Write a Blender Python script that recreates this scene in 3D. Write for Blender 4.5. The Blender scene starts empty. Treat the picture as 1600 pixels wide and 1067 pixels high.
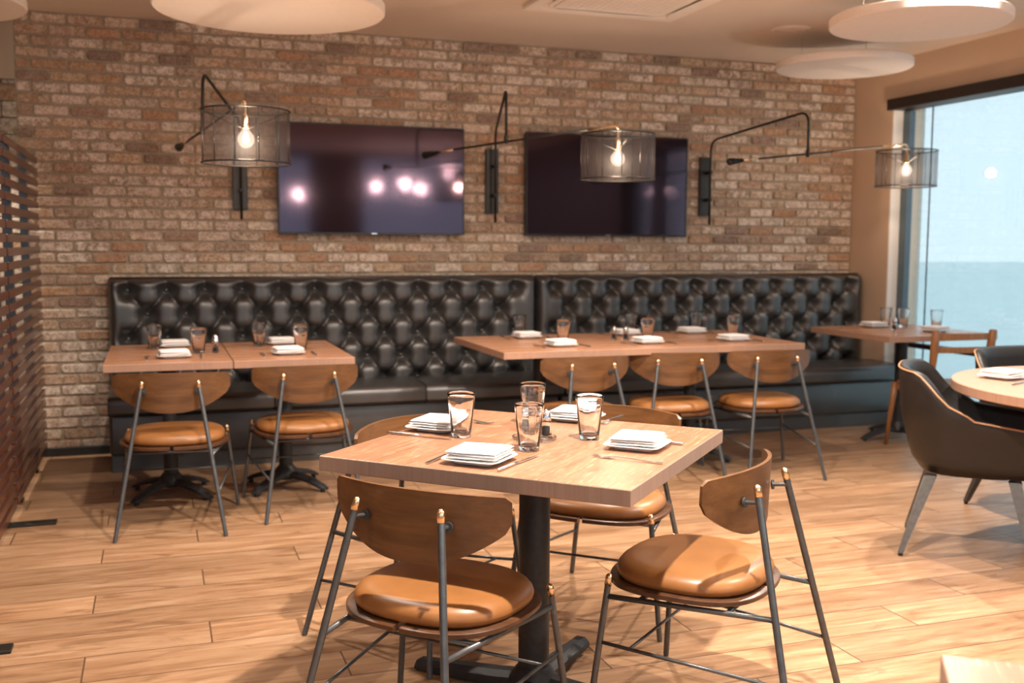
import bpy, bmesh, math, random
from mathutils import Vector, Matrix
PI = math.pi
rnd = random.Random(7)
SC = bpy.context.scene
COL = SC.collection

# ---------------------------------------------------------------- camera
cam = bpy.data.cameras.new('camera')
cam_o = bpy.data.objects.new('camera', cam); COL.objects.link(cam_o)
yaw, pitch, roll = .3319, .0948, .0047
fw = Vector((math.sin(yaw)*math.cos(pitch), math.cos(yaw)*math.cos(pitch), -math.sin(pitch)))
rt = Vector((math.cos(yaw), -math.sin(yaw), 0)); up = rt.cross(fw)
r2 = rt*math.cos(roll) + up*math.sin(roll); u2 = -rt*math.sin(roll) + up*math.cos(roll)
m = Matrix((r2, u2, -fw)).transposed().to_4x4(); m.translation = Vector((0, 0, 1.34))
cam_o.matrix_world = m
cam.sensor_width = 36; cam.lens = 36.27; cam.clip_start = .05; cam.clip_end = 300
cam.dof.use_dof = True; cam.dof.focus_distance = 2.75; cam.dof.aperture_fstop = 3.5
SC.camera = cam_o

# ---------------------------------------------------------------- world, light, exposure
W = bpy.data.worlds.new('World'); SC.world = W; W.use_nodes = True
bg = W.node_tree.nodes['Background']; bg.inputs[0].default_value = (.66, .86, 1.0, 1); bg.inputs[1].default_value = .77
SC.view_settings.view_transform = 'Standard'; SC.view_settings.look = 'None'
SC.view_settings.exposure = 1.4; SC.view_settings.gamma = 1; SC.view_settings.use_curve_mapping = False
SC.cycles.use_denoising = True
SC.cycles.max_bounces = 10; SC.cycles.transparent_max_bounces = 24; SC.cycles.transmission_bounces = 10
SC.cycles.sample_clamp_indirect = 8; SC.cycles.caustics_reflective = False; SC.cycles.caustics_refractive = False

CEIL = 2.72; WALLY = 6.957; RX = 5.26; LX = -4.6; BY = -2.2

def area(name, loc, rot, sx, sy, power, col, portal=False):
    l = bpy.data.lights.new(name, 'AREA'); l.shape = 'RECTANGLE'; l.size = sx; l.size_y = sy
    l.energy = power; l.color = col
    o = bpy.data.objects.new(name, l); COL.objects.link(o); o.location = loc; o.rotation_euler = rot
    if portal: l.cycles.is_portal = True
    return o
# daylight: portals in the window openings (right wall glazing, rear wall windows)
area('daylight_right', (RX+.2, 4.45, 1.2), (0, PI/2, 0), 2.3, 4.0, 1, (1, 1, 1), True)
# daylight coming through the street windows in the rear wall, behind the camera
REAR_WIN = [(-3.9, -2.1), (-1.3, .2), (1.0, 2.25), (3.05, 5.0)]  # left pair unseen, there for the light they let in
for i, (a, b) in enumerate(REAR_WIN):
    area('daylight_rear', ((a+b)/2, BY-.05, 1.53), (PI/2, 0, 0), b-a, 2.26, 1, (1, 1, 1), True)
DOWN = [(1.15, 2.03), (-.9, 1.9), (3.2, 2.0), (1.0, -.6), (-1.6, -.6), (3.6, -.6), (-1.38, 6.88), (.1, 4.1), (1.9, 4.1), (3.7, 4.1)]  # last row added to brighten the back wall, one before it the stone
DOWN_P = [240, 15, 125, 12, 12, 25, 75, 50, 80, 130]

# ---------------------------------------------------------------- helpers
def tag(o, label=None, cat=None, group=None, kind=None):
    if label: o['label'] = label
    if cat: o['category'] = cat
    if group: o['group'] = group
    if kind: o['kind'] = kind
    return o
def obj(name, bm, mat, parent=None, smooth=False, loc=None):
    me = bpy.data.meshes.new(name)
    bmesh.ops.recalc_face_normals(bm, faces=bm.faces[:])
    bm.to_mesh(me); bm.free()
    if isinstance(mat, (list, tuple)):
        for x in mat: me.materials.append(x)
    elif mat: me.materials.append(mat)
    if smooth:
        for p in me.polygons: p.use_smooth = True
        if smooth == 'auto':
            me.set_sharp_from_angle(angle=math.radians(38))
    o = bpy.data.objects.new(name, me); COL.objects.link(o)
    if parent: o.parent = parent
    if loc: o.location = loc
    return o
def empty(name, loc=(0, 0, 0), rz=0, label=None, cat=None, group=None):
    o = bpy.data.objects.new(name, None); COL.objects.link(o); o.empty_display_size = .1
    o.location = loc; o.rotation_euler = (0, 0, rz)
    return tag(o, label, cat, group)
def struct(name, bm, mat, smooth=False):
    return tag(obj(name, bm, mat, None, smooth), kind='structure')
def copy_tree(o, parent=None):
    c = o.copy(); COL.objects.link(c)
    if parent: c.parent = parent
    for ch in list(o.children): copy_tree(ch, c)
    return c
def place(proto, used, loc, rz, label, group=None):
    """first call uses the prototype itself, later calls copy it and its parts"""
    o = proto if not used else copy_tree(proto)
    o.location = loc; o.rotation_euler = (0, 0, rz); o['label'] = label
    if group: o['group'] = group
    return o
def box(bm, x0, x1, y0, y1, z0, z1, bev=0, seg=2):
    r = bmesh.ops.create_cube(bm, size=1)
    vs = r['verts']
    for v in vs: v.co = Vector(((x0+x1)/2+v.co.x*(x1-x0), (y0+y1)/2+v.co.y*(y1-y0), (z0+z1)/2+v.co.z*(z1-z0)))
    if bev:
        es = list({e for v in vs for e in v.link_edges})
        bmesh.ops.bevel(bm, geom=es, offset=bev, segments=seg, affect='EDGES', profile=.5)
    return bm
def B(): return bmesh.new()
def bx(*a, **k): return box(B(), *a, **k)
def loft(bm, rings, cap=True, closed=True):
    R = [[bm.verts.new(p) for p in r] for r in rings]
    n = len(R[0])
    for a, b in zip(R, R[1:]):
        for i in range(n if closed else n-1):
            j = (i+1) % n
            try: bm.faces.new((a[i], a[j], b[j], b[i]))
            except ValueError: pass
    if cap and closed:
        bm.faces.new(R[0][::-1]); bm.faces.new(R[-1])
    return bm
def tube(bm, pts, r, n=12, cap=True):
    pts = [Vector(p) for p in pts]; rad = r if isinstance(r, (list, tuple)) else [r]*len(pts)
    T = []
    for i in range(len(pts)):
        a = pts[max(0, i-1)]; b = pts[min(len(pts)-1, i+1)]; T.append((b-a).normalized())
    ref = Vector((0, 0, 1)) if abs(T[0].z) < .9 else Vector((1, 0, 0))
    u = T[0].cross(ref).normalized(); rings = []
    for p, t, rr in zip(pts, T, rad):
        u = (u - t*u.dot(t)).normalized(); v = t.cross(u)
        rings.append([p + (u*math.cos(2*PI*k/n)+v*math.sin(2*PI*k/n))*rr for k in range(n)])
    return loft(bm, rings, cap)
def rounded(pts, rad=.04, seg=6):
    pts = [Vector(p) for p in pts]; out = [pts[0]]
    for a, b, c in zip(pts, pts[1:], pts[2:]):
        d1 = (a-b); d2 = (c-b); k = min(rad, d1.length*.45, d2.length*.45)
        p = b+d1.normalized()*k; q = b+d2.normalized()*k
        for i in range(seg+1):
            t = i/seg; out.append(p*(1-t)**2+b*2*t*(1-t)+q*t*t)
    return out+[pts[-1]]
def lathe(bm, prof, n=32, c=(0, 0), cap=True):
    rings = [[(c[0]+r*math.cos(2*PI*k/n), c[1]+r*math.sin(2*PI*k/n), z) for k in range(n)] for r, z in prof]
    return loft(bm, rings, cap)
def slab(bm, outline, z0, z1, bev=0, seg=2):
    """extruded outline [(x,y)] with optional bevelled rims; z may be functions of (x,y)"""
    n = len(outline)
    cx = sum(p[0] for p in outline)/n; cy = sum(p[1] for p in outline)/n
    def ring(s, z):
        out = []
        for x, y in outline:
            L = math.hypot(x-cx, y-cy); k = (L-s)/L if L else 1
            X, Y = cx+(x-cx)*k, cy+(y-cy)*k
            out.append((X, Y, z))
        return out
    rings = []
    if bev:
        for i in range(seg+1):
            a = PI/2*i/seg; rings.append(ring(bev*(1-math.sin(a)), z0+bev*(1-math.cos(a))))
        for i in range(seg+1):
            a = PI/2*i/seg; rings.append(ring(bev*(1-math.cos(a)), z1-bev*(1-math.sin(a))))
    else: rings = [ring(0, z0), ring(0, z1)]
    return loft(bm, rings)
def superell(a, b, n=48, e=2.6, cx=0, cy=0):
    out = []
    for k in range(n):
        t = 2*PI*k/n; c, s = math.cos(t), math.sin(t)
        out.append((cx+a*math.copysign(abs(c)**(2/e), c), cy+b*math.copysign(abs(s)**(2/e), s)))
    return out

# ---------------------------------------------------------------- materials
class NT:
    def __init__(s, name):
        s.m = bpy.data.materials.new(name); s.m.use_nodes = True; s.t = s.m.node_tree
        s.b = s.t.nodes['Principled BSDF']; s.o = s.t.nodes['Material Output']
    def n(s, kind, **k):
        x = s.t.nodes.new(kind)
        for a, v in k.items(): setattr(x, a, v)
        return x
    def l(s, a, b): s.t.links.new(a, b)
    def math(s, op, a, b=None, c=None, clamp=False):
        x = s.n('ShaderNodeMath', operation=op); x.use_clamp = clamp
        for i, v in enumerate((a, b, c)):
            if v is None: continue
            if isinstance(v, (int, float)): x.inputs[i].default_value = v
            else: s.l(v, x.inputs[i])
        return x.outputs[0]
    def mix(s, f, a, b, blend='MIX'):
        x = s.n('ShaderNodeMix', data_type='RGBA', blend_type=blend)
        if isinstance(f, (int, float)): x.inputs[0].default_value = f
        else: s.l(f, x.inputs[0])
        for i, v in ((6, a), (7, b)):
            if isinstance(v, tuple): x.inputs[i].default_value = (*v, 1)[:4]
            else: s.l(v, x.inputs[i])
        return x.outputs[2]
    def ramp(s, f, stops):
        x = s.n('ShaderNodeValToRGB'); e = x.color_ramp.elements
        while len(e) < len(stops): e.new(.5)
        for k, (p, c) in zip(e, stops): k.position = p; k.color = (*c, 1)
        s.l(f, x.inputs[0]); return x.outputs[0]
    def noise(s, vec, scale, detail=4, rough=.55, dist=0):
        x = s.n('ShaderNodeTexNoise'); x.inputs['Scale'].default_value = scale
        x.inputs['Detail'].default_value = detail; x.inputs['Roughness'].default_value = rough
        x.inputs['Distortion'].default_value = dist
        if vec: s.l(vec, x.inputs['Vector'])
        return x.outputs[0]
    def mapv(s, vec, scale=(1, 1, 1), loc=(0, 0, 0), rot=(0, 0, 0)):
        x = s.n('ShaderNodeMapping'); x.inputs['Scale'].default_value = scale
        x.inputs['Location'].default_value = loc; x.inputs['Rotation'].default_value = rot
        s.l(vec, x.inputs[0]); return x.outputs[0]
    def bump(s, h, strength=.3, dist=.01):
        x = s.n('ShaderNodeBump'); x.inputs['Strength'].default_value = strength
        x.inputs['Distance'].default_value = dist; s.l(h, x.inputs['Height']); s.l(x.outputs[0], s.b.inputs['Normal'])
    def set(s, **k):
        for a, v in k.items():
            i = s.b.inputs[a.replace('_', ' ')]
            if isinstance(v, tuple): i.default_value = (*v, 1)[:4]
            elif isinstance(v, (int, float)): i.default_value = v
            else: s.l(v, i)
        return s
    def objc(s): return s.n('ShaderNodeTexCoord').outputs['Object']
    def pos(s): return s.n('ShaderNodeNewGeometry').outputs['Position']

def plain(name, col, rough=.5, metal=0, var=.06, scale=20, spec=.5, bump=0):
    m = NT(name); v = m.objc(); f = m.noise(v, scale, 3)
    d = tuple(max(0, c*(1-var)) for c in col); l = tuple(min(1, c*(1+var)) for c in col)
    m.set(Base_Color=m.ramp(f, [(.3, d), (.7, l)]), Roughness=rough, Metallic=metal, Specular_IOR_Level=spec)
    if bump: m.bump(f, bump, .004)
    return m.m
def wood(name, cols, axis=0, fine=90, rough=.4, spec=.5, stretch=14, bump=.05, coat=0):
    """grain running along the given axis, in object space"""
    m = NT(name); v = m.objc()
    s = [stretch]*3; s[axis] = 1
    a = m.noise(m.mapv(v, tuple(x*1.0 for x in s)), 2.2, 5, .6, .6)
    s2 = [fine]*3; s2[axis] = 2.2
    b = m.noise(m.mapv(v, tuple(s2)), 1.0, 3, .6)
    f = m.math('ADD', m.math('MULTIPLY', a, .62), m.math('MULTIPLY', b, .38))
    m.set(Base_Color=m.ramp(f, [(.3, cols[0]), (.5, cols[1]), (.7, cols[2])]), Roughness=rough, Specular_IOR_Level=spec)
    if coat: m.set(Coat_Weight=coat, Coat_Roughness=.18)
    m.bump(b, bump, .002)
    return m.m

M = {}
M['ply'] = wood('walnut_ply', [(.075, .031, .011), (.125, .054, .019), (.185, .084, .031)], 0, 60, .38, .5, 10, .04, .15)
M['shell'] = wood('walnut_seat_shell', [(.045, .018, .008), (.07, .028, .012), (.105, .044, .019)], 0, 60, .35, .5, 10)
M['steel'] = plain('blackened_steel', (.105, .108, .112), .30, .6, .15, 40, .6)
M['iron'] = plain('black_cast_iron', (.028, .028, .03), .5, .1, .2, 60, .4, .1)
M['brass'] = plain('polished_brass', (.88, .64, .40), .24, 1, .05, 30)
M['tan'] = plain('tan_leather', (.27, .112, .034), .38, 0, .12, 9, .5, .05)
M['top_front'] = None
def tabletop(name, cols, rough=.3, ax=0):
    m = NT(name); v = m.objc()
    s = [120, 120, 120]; s[ax] = 3
    fine = m.noise(m.mapv(v, tuple(s)), 1, 3, .6)
    s = [16, 16, 16]; s[ax] = 1.2
    broad = m.noise(m.mapv(v, tuple(s)), 1.5, 4, .6)
    f = m.math('ADD', m.math('MULTIPLY', fine, .6), m.math('MULTIPLY', broad, .4))
    base = m.ramp(f, [(.32, cols[0]), (.5, cols[1]), (.68, cols[2])])
    s = [170, 170, 170]; s[ax] = 9
    fl = m.noise(m.mapv(v, tuple(s), (3, 1, 0)), 1.3, 2, .5)
    fleck = m.ramp(fl, [(.60, (0, 0, 0)), (.66, (1, 1, 1))])
    m.set(Base_Color=m.mix(m.math('MULTIPLY', fleck, .5), base, (.60, .40, .26)), Roughness=m.math('ADD', m.math('MULTIPLY', fine, .12), rough-.05), Specular_IOR_Level=.5)
    m.bump(fine, .05, .001)
    return m.m
M['oak_front'] = tabletop('oiled_oak_tabletop', [(.205, .096, .052), (.268, .131, .073), (.33, .172, .099)], .30, 1)
M['oak_back'] = tabletop('brown_oak_tabletop', [(.33, .155, .082), (.41, .20, .11), (.49, .255, .145)], .26, 0)
M['oak_edge'] = wood('greyed_table_edge', [(.27, .18, .14), (.31, .21, .165), (.35, .24, .19)], 2, 220, .45, .4, 30)
M['oak_edge_back'] = wood('brown_table_edge', [(.32, .18, .12), (.36, .205, .138), (.40, .235, .16)], 2, 220, .45, .4, 30)
M['cherry'] = wood('reddish_slat_wood', [(.045, .013, .008), (.072, .020, .010), (.11, .032, .016)], 1, 60, .3, .5, 10, .04, .3)
M['teak'] = wood('orange_teak', [(.19, .075, .025), (.27, .115, .04), (.35, .16, .06)], 2, 60, .4)
M['black_leather'] = None
def leather(name, c, rough=.3, sc=260, spec=.6, coat=0):
    m = NT(name); v = m.objc()
    a = m.noise(v, 9, 4, .6); b = m.n('ShaderNodeTexVoronoi'); b.inputs['Scale'].default_value = sc; m.l(v, b.inputs[0])
    d = tuple(x*.75 for x in c); l = tuple(x*1.3 for x in c)
    m.set(Base_Color=m.ramp(a, [(.3, d), (.7, l)]), Roughness=m.math('ADD', m.math('MULTIPLY', a, .16), rough-.08), Specular_IOR_Level=spec, Coat_Weight=coat, Coat_Roughness=.3)
    h = m.math('ADD', m.math('MULTIPLY', b.outputs[0], .3), a)
    m.bump(h, .12, .004)
    return m.m
M['leather'] = leather('black_banquette_leather', (.026, .024, .0235), .40, 260, 1.0, .35)
M['brown_leather'] = leather('dark_brown_armchair_leather', (.012, .0085, .007), .45, 260, .45)
M['welt'] = plain('tan_edge_welt', (.34, .18, .09), .45)
M['linen'] = plain('white_linen', (.80, .78, .77), .8, 0, .03, 60, .2, .15)
M['china'] = plain('white_glazed_china', (.82, .82, .82), .14, 0, .02, 10, .5)
M['cutlery'] = plain('brushed_steel_cutlery', (.62, .60, .58), .24, 1, .05, 60)
M['chrome'] = plain('chrome', (.75, .75, .76), .12, 1, .03, 30)
M['salt'] = plain('white_salt', (.85, .85, .83), .8)
M['pepper'] = plain('dark_pepper', (.10, .08, .06), .8, 0, .4, 300)
M['ceiling'] = plain('cream_ceiling_paint', (.80, .70, .61), .85, 0, .02, 3, .2)
M['cream'] = plain('cream_wall_paint', (.66, .50, .37), .8, 0, .02, 3, .2)
M['white_paint'] = plain('white_jamb_paint', (.93, .93, .92), .6, 0, .01, 5)
M['disc'] = plain('white_felt_panel', (.90, .83, .78), .9, 0, .02, 40, .15)
M['ac_white'] = plain('white_plastic', (.90, .84, .78), .5, 0, .02, 10)
M['dark_slot'] = plain('dark_slot', (.03, .03, .03), .7)
M['filter'] = plain('grille_gap_shade', (.30, .27, .24), .8)  # backing darkened so the gaps in the grille look shaded
M['frame_dark'] = plain('dark_bronze_frame', (.030, .020, .017), .45, .3)
M['frame_blue'] = plain('grey_window_frame', (.10, .14, .17), .4, .2)
M['matte_black'] = plain('matte_black_metal', (.016, .015, .014), .42, .3, .1, 40)
M['plate_grey'] = plain('dark_grey_metal_plate', (.045, .042, .04), .35, .6)
M['gunmetal'] = plain('brushed_gunmetal', (.17, .155, .14), .36, .8, .12, 60)
M['baseboard'] = plain('black_baseboard', (.02, .017, .015), .5)
M['darkwood_wall'] = wood('dark_wall_panelling', [(.05, .022, .012), (.075, .034, .018), (.10, .048, .026)], 2, 40, .5)
M['exterior'] = plain('pale_exterior_render', (.72, .80, .80), .9, 0, .02, 2)
M['paving'] = plain('pale_paving', (.60, .68, .68), .9, 0, .05, 1)

def glassmat(name, tint=(1, 1, 1), rough=0.0, ior=1.45):
    m = NT(name); m.set(Base_Color=tint, Roughness=rough, IOR=ior, Transmission_Weight=1.0)
    return m.m

def thinglass(name, tint, refl=1.0, edge=0):
    m = NT(name); t = m.n('ShaderNodeBsdfTransparent'); t.inputs[0].default_value = (*tint, 1)
    if edge:     # longer path through the glass near the silhouette absorbs more
        lw = m.n('ShaderNodeLayerWeight'); lw.inputs[0].default_value = .5
        m.l(m.ramp(lw.outputs[1], [(.55, tint), (1.0, tuple(c*edge for c in tint))]), t.inputs[0])
    g = m.n('ShaderNodeBsdfGlossy'); g.inputs['Roughness'].default_value = .01
    f = m.n('ShaderNodeFresnel'); gm = m.n('ShaderNodeNewGeometry')
    m.l(m.math('ADD', m.math('MULTIPLY', gm.outputs['Backfacing'], 1/1.5-1.5), 1.5), f.inputs[0])
    x = m.n('ShaderNodeMixShader'); m.l(m.math('MULTIPLY', f.outputs[0], refl, clamp=True), x.inputs[0])
    m.l(t.outputs[0], x.inputs[1]); m.l(g.outputs[0], x.inputs[2]); m.l(x.outputs[0], m.o.inputs[0])
    return m.m
M['glass'] = glassmat('clear_tumbler_glass', (1, 1, 1))
M['pane'] = thinglass('window_pane_glass', (.97, .99, 1.0), 1.6)
def solar():
    m = NT('solar_screen_fabric'); t = m.n('ShaderNodeBsdfTransparent'); t.inputs[0].default_value = (.86, .82, .79, 1)
    d = m.n('ShaderNodeBsdfTranslucent'); v = m.objc()
    w = m.noise(m.mapv(v, (1, 3, .4)), 3, 3)
    m.l(m.ramp(w, [(.3, (.62, .80, .80)), (.7, (.70, .88, .88))]), d.inputs[0])
    x = m.n('ShaderNodeMixShader'); x.inputs[0].default_value = .16; m.l(t.outputs[0], x.inputs[1]); m.l(d.outputs[0], x.inputs[2]); m.l(x.outputs[0], m.o.inputs[0]); return m.m
M['solar'] = solar()
M['bulb_glass'] = thinglass('bulb_glass', (.98, .96, .92), .7)
def emis(name, col, s):
    m = NT(name); e = m.n('ShaderNodeEmission'); e.inputs[0].default_value = (*col, 1); e.inputs[1].default_value = s
    m.l(e.outputs[0], m.o.inputs[0]); return m.m
def bulbglow():
    m = NT('lit_bulb_glass'); t = m.n('ShaderNodeBsdfTransparent'); e = m.n('ShaderNodeEmission')
    e.inputs[0].default_value = (1, .74, .58, 1); e.inputs[1].default_value = 1.8
    x = m.n('ShaderNodeMixShader'); x.inputs[0].default_value = .16; m.l(t.outputs[0], x.inputs[1]); m.l(e.outputs[0], x.inputs[2]); m.l(x.outputs[0], m.o.inputs[0]); return m.m
M['bulb_lit'] = bulbglow()
M['acrylic'] = thinglass('clear_acrylic', (.93, .94, .94), 1.5, .6)
M['filament'] = emis('glowing_filament', (1, .62, .32), 70)
M['filament_dim'] = emis('dim_glowing_filament', (1, .62, .32), 22)
M['lens'] = emis('downlight_lens', (1, .80, .55), 6)
def shademat():
    m = NT('black_thread_shade'); v = m.objc()
    sx = m.n('ShaderNodeSeparateXYZ'); m.l(v, sx.inputs[0])
    ang = m.math('ARCTAN2', sx.outputs[1], sx.outputs[0])
    w = m.math('SINE', m.math('MULTIPLY', ang, 160))
    a = m.math('ADD', m.math('MULTIPLY', w, .14), .38)
    t = m.n('ShaderNodeBsdfTransparent'); t.inputs[0].default_value = (1, 1, 1, 1)
    m.set(Base_Color=(.022, .015, .014), Roughness=.4)
    x = m.n('ShaderNodeMixShader'); m.l(a, x.inputs[0]); m.l(t.outputs[0], x.inputs[1]); m.l(m.b.outputs[0], x.inputs[2])
    m.l(x.outputs[0], m.o.inputs[0]); return m.m
M['thread'] = shademat()
def screenmat():
    m = NT('television_screen'); m.set(Base_Color=(.008, .006, .008), Roughness=.075, Specular_IOR_Level=.6, Specular_Tint=(1.0, .66, .86), IOR=1.6)
    return m.m
M['screen'] = screenmat()
M['bezel'] = plain('black_television_bezel', (.012, .012, .012), .3)

def brickmat(name, mortar=False):
    m = NT(name); v = m.pos()
    if mortar:
        f = m.noise(v, 60, 4)
        m.set(Base_Color=m.ramp(f, [(.3, (.38, .31, .23)), (.7, (.50, .41, .305))]), Roughness=.95, Specular_IOR_Level=.15); m.bump(f, .5, .004)
        return m.m
    c = m.n('ShaderNodeVertexColor', layer_name='tone')
    n1 = m.noise(v, 26, 5, .65); n2 = m.noise(v, 90, 4, .6)
    # pale limewash smeared over each brick as strongly as that brick's own wear value says
    wear = m.math('MULTIPLY', m.ramp(m.math('ADD', m.math('MULTIPLY', n1, .7), m.math('MULTIPLY', n2, .3)), [(.44, (0, 0, 0)), (.58, (1, 1, 1))]), c.outputs[1])
    dark = m.mix(m.ramp(n2, [(.35, (1, 1, 1)), (.6, (0, 0, 0))]), c.outputs[0], (.16, .09, .055))
    base = m.mix(.55, c.outputs[0], dark)
    m.set(Base_Color=m.mix(wear, base, (.82, .71, .61)), Roughness=.9, Specular_IOR_Level=.2)
    m.bump(m.math('ADD', n1, n2), .5, .006)
    return m.m
M['brick'] = brickmat('reclaimed_brick'); M['mortar'] = brickmat('sandy_mortar', True)

def floormat():
    m = NT('oak_plank_floor'); v = m.pos()
    s = m.n('ShaderNodeSeparateXYZ'); m.l(v, s.inputs[0]); X, Y = s.outputs[0], s.outputs[1]
    ky = m.math('DIVIDE', m.math('SUBTRACT', Y, 3.499), .2065)
    k = m.math('FLOOR', ky); fy = m.math('SUBTRACT', ky, k)
    kx = m.math('DIVIDE', m.math('SUBTRACT', m.math('ADD', X, .25), m.math('MULTIPLY', m.math('ADD', k, 1), .396)), 1.1875)
    i = m.math('FLOOR', kx); fx = m.math('SUBTRACT', kx, i)
    cv = m.n('ShaderNodeCombineXYZ'); m.l(k, cv.inputs[0]); m.l(i, cv.inputs[1])
    wn = m.n('ShaderNodeTexWhiteNoise', noise_dimensions='3D'); m.l(cv.outputs[0], wn.inputs[0])
    off = m.n('ShaderNodeVectorMath', operation='SCALE'); m.l(wn.outputs['Color'], off.inputs[0]); off.inputs['Scale'].default_value = 37
    add = m.n('ShaderNodeVectorMath', operation='ADD'); m.l(v, add.inputs[0]); m.l(off.outputs[0], add.inputs[1]); P = add.outputs[0]
    g1 = m.noise(m.mapv(P, (1.1, 9, 1)), 2.2, 6, .62, .9)
    g2 = m.noise(m.mapv(P, (3, 60, 1)), 2.0, 3, .6)
    g3 = m.noise(m.mapv(P, (1.6, 5.5, 1)), 1.6, 4, .6, 1.6)
    f = m.math('ADD', m.math('MULTIPLY', g1, .84), m.math('MULTIPLY', g2, .16))
    wood_ = m.ramp(f, [(.28, (.25, .12, .055)), (.44, (.43, .235, .122)), (.56, (.54, .32, .18)), (.70, (.68, .45, .28))])
    streak = m.ramp(g3, [(.56, (0, 0, 0)), (.68, (1, 1, 1))])
    wood_ = m.mix(m.math('MULTIPLY', streak, .6), wood_, (.22, .105, .045))
    vn = m.n('ShaderNodeTexVoronoi'); vn.inputs['Scale'].default_value = 1.0; m.l(m.mapv(P, (1.6, 4.2, 1)), vn.inputs[0])
    knot = m.ramp(vn.outputs[0], [(.03, (1, 1, 1)), (.11, (0, 0, 0))])
    wood_ = m.mix(m.math('MULTIPLY', knot, .5), wood_, (.15, .065, .03))
    tone = m.math('ADD', m.math('MULTIPLY', wn.outputs['Value'], .24), .585)
    tn = m.n('ShaderNodeVectorMath', operation='SCALE'); m.l(wood_, tn.inputs[0]); m.l(tone, tn.inputs['Scale'])
    ey = m.math('MINIMUM', fy, m.math('SUBTRACT', 1, fy)); ex = m.math('MINIMUM', fx, m.math('SUBTRACT', 1, fx))
    jy = m.math('LESS_THAN', ey, .012); jx = m.math('LESS_THAN', ex, .0024)
    j = m.math('MAXIMUM', jy, jx)
    col = m.mix(j, tn.outputs[0], (.10, .055, .03))
    m.set(Base_Color=col, Roughness=m.math('ADD', m.math('MULTIPLY', g2, .14), .30), Specular_IOR_Level=.45)
    hgt = m.math('SUBTRACT', m.math('MULTIPLY', g2, .15), j)
    m.bump(hgt, .25, .003)
    return m.m
M['floor'] = floormat()

# ---------------------------------------------------------------- room shell
struct('floor', bx(LX-.2, RX+.12, BY-.2, 8.6, -.12, 0), M['floor'])
struct('ceiling', bx(LX-.2, RX+.3, BY-.2, 8.6, CEIL, CEIL+.15), M['ceiling'])

BR_TONES = [((0.575, 0.425, 0.305), 26, .7), ((0.552, 0.380, 0.253), 22, .5), ((0.517, 0.310, 0.190), 14, .2), ((0.437, 0.305, 0.218), 10, .3),
            ((0.310, 0.213, 0.167), 6, .2), ((0.655, 0.529, 0.425), 22, 1.0), ((0.517, 0.402, 0.310), 16, 1.0)]
def brick_wall(name, x0, x1, z0, z1, y, L, H, jx0, zref, jt=.015, depth=.013, seed=3):
    R = random.Random(seed); bm = B()
    lay = bm.loops.layers.float_color.new('tone')
    def quadbox(a, b, c, d, y0, y1, col, wear):
        e = .0045
        j = [R.uniform(-.0022, .0022) for _ in range(8)]
        P0 = [(a+j[0], c+j[1]), (b+j[2], c+j[3]), (b+j[4], d+j[5]), (a+j[6], d+j[7])]
        def chop(P, q):   # octagon: corners worn off
            out = []
            for i in range(4):
                p, n, pr = Vector(P[i]), Vector(P[(i+1) % 4]), Vector(P[i-1])
                out += [p+(pr-p).normalized()*q, p+(n-p).normalized()*q]
            return out
        q = R.uniform(.004, .014)
        cx, cz = (a+b)/2, (c+d)/2
        o1 = chop(P0, q)
        o2 = [Vector((cx+(p.x-cx)*(1-2*e/(b-a)), cz+(p.y-cz)*(1-2*e/(d-c)))) for p in o1]
        v0 = [bm.verts.new((p.x, y0, p.y)) for p in o1]; v1 = [bm.verts.new((p.x, y1+e*.8, p.y)) for p in o1]
        v2 = [bm.verts.new((p.x, y1, p.y)) for p in o2]
        fs = []
        for A, Bv in ((v0, v1), (v1, v2)):
            for i in range(8): fs.append(bm.faces.new((A[i], A[(i+1) % 8], Bv[(i+1) % 8], Bv[i])))
        fs.append(bm.faces.new(v2))
        for f in fs:
            f.material_index = 1
            for l in f.loops: l[lay] = (*col, wear)
    tot = sum(t[1] for t in BR_TONES)
    nrow0 = math.floor((z0-zref)/H)-1; nrow1 = math.ceil((z1-zref)/H)
    for k in range(nrow0, nrow1+1):
        za, zb = zref+k*H, zref+(k+1)*H
        za2, zb2 = max(za, z0), min(zb, z1)
        if zb2-za2 < .02: continue
        off = jx0 + (L/2 if k % 2 else 0)
        i0 = math.floor((x0-off)/L)-1
        for i in range(i0, i0+int((x1-x0)/L)+4):
            xa, xb = max(off+i*L, x0), min(off+(i+1)*L, x1)
            if xb-xa < .025: continue
            r = R.uniform(0, tot)
            for c, w, wr in BR_TONES:
                r -= w
                if r <= 0: break
            v = R.uniform(.88, 1.12); col = tuple(min(1, q*v*R.uniform(.97, 1.03)) for q in c)
            quadbox(xa+jt/2, xb-jt/2, za2+(jt/2 if za2 == za else 0), zb2-(jt/2 if zb2 == zb else 0), y, y-depth-R.uniform(0, .004), col, min(1, wr*R.uniform(.6, 1.2)))
    bm2 = box(bm, x0, x1, y, y+.22, z0, z1)
    me = bpy.data.meshes.new(name); bm.to_mesh(me); bm.free()
    me.materials.append(M['mortar']); me.materials.append(M['brick'])
    o = bpy.data.objects.new(name, me); COL.objects.link(o); tag(o, kind='structure'); return o
# vertex colour alpha carries the wear; expose it as the colour node's alpha output
brick_wall('wall_back', -.775, RX, 0, CEIL, WALLY+.010, .2085, .0689, -.477, 2.650)
brick_wall('wall_back_left', -3.2, -.776, 0, 2.36, 7.36, .30, .105, -.9, .02, .006, .03, 11)
struct('wall_back_upper', bx(-3.2, -.776, 7.30, 7.6, 2.36, CEIL), M['cream'])
struct('wall_back_far', bx(LX, -3.2, 7.30, 7.6, 0, CEIL), M['cream'])
struct('wall_left', bx(LX-.2, LX, BY, 7.6, 0, CEIL), M['cream'])
struct('baseboard_back', bx(-.775, -.30, WALLY-.03, WALLY+.008, 0, .055, bev=.004), M['baseboard'])
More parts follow.
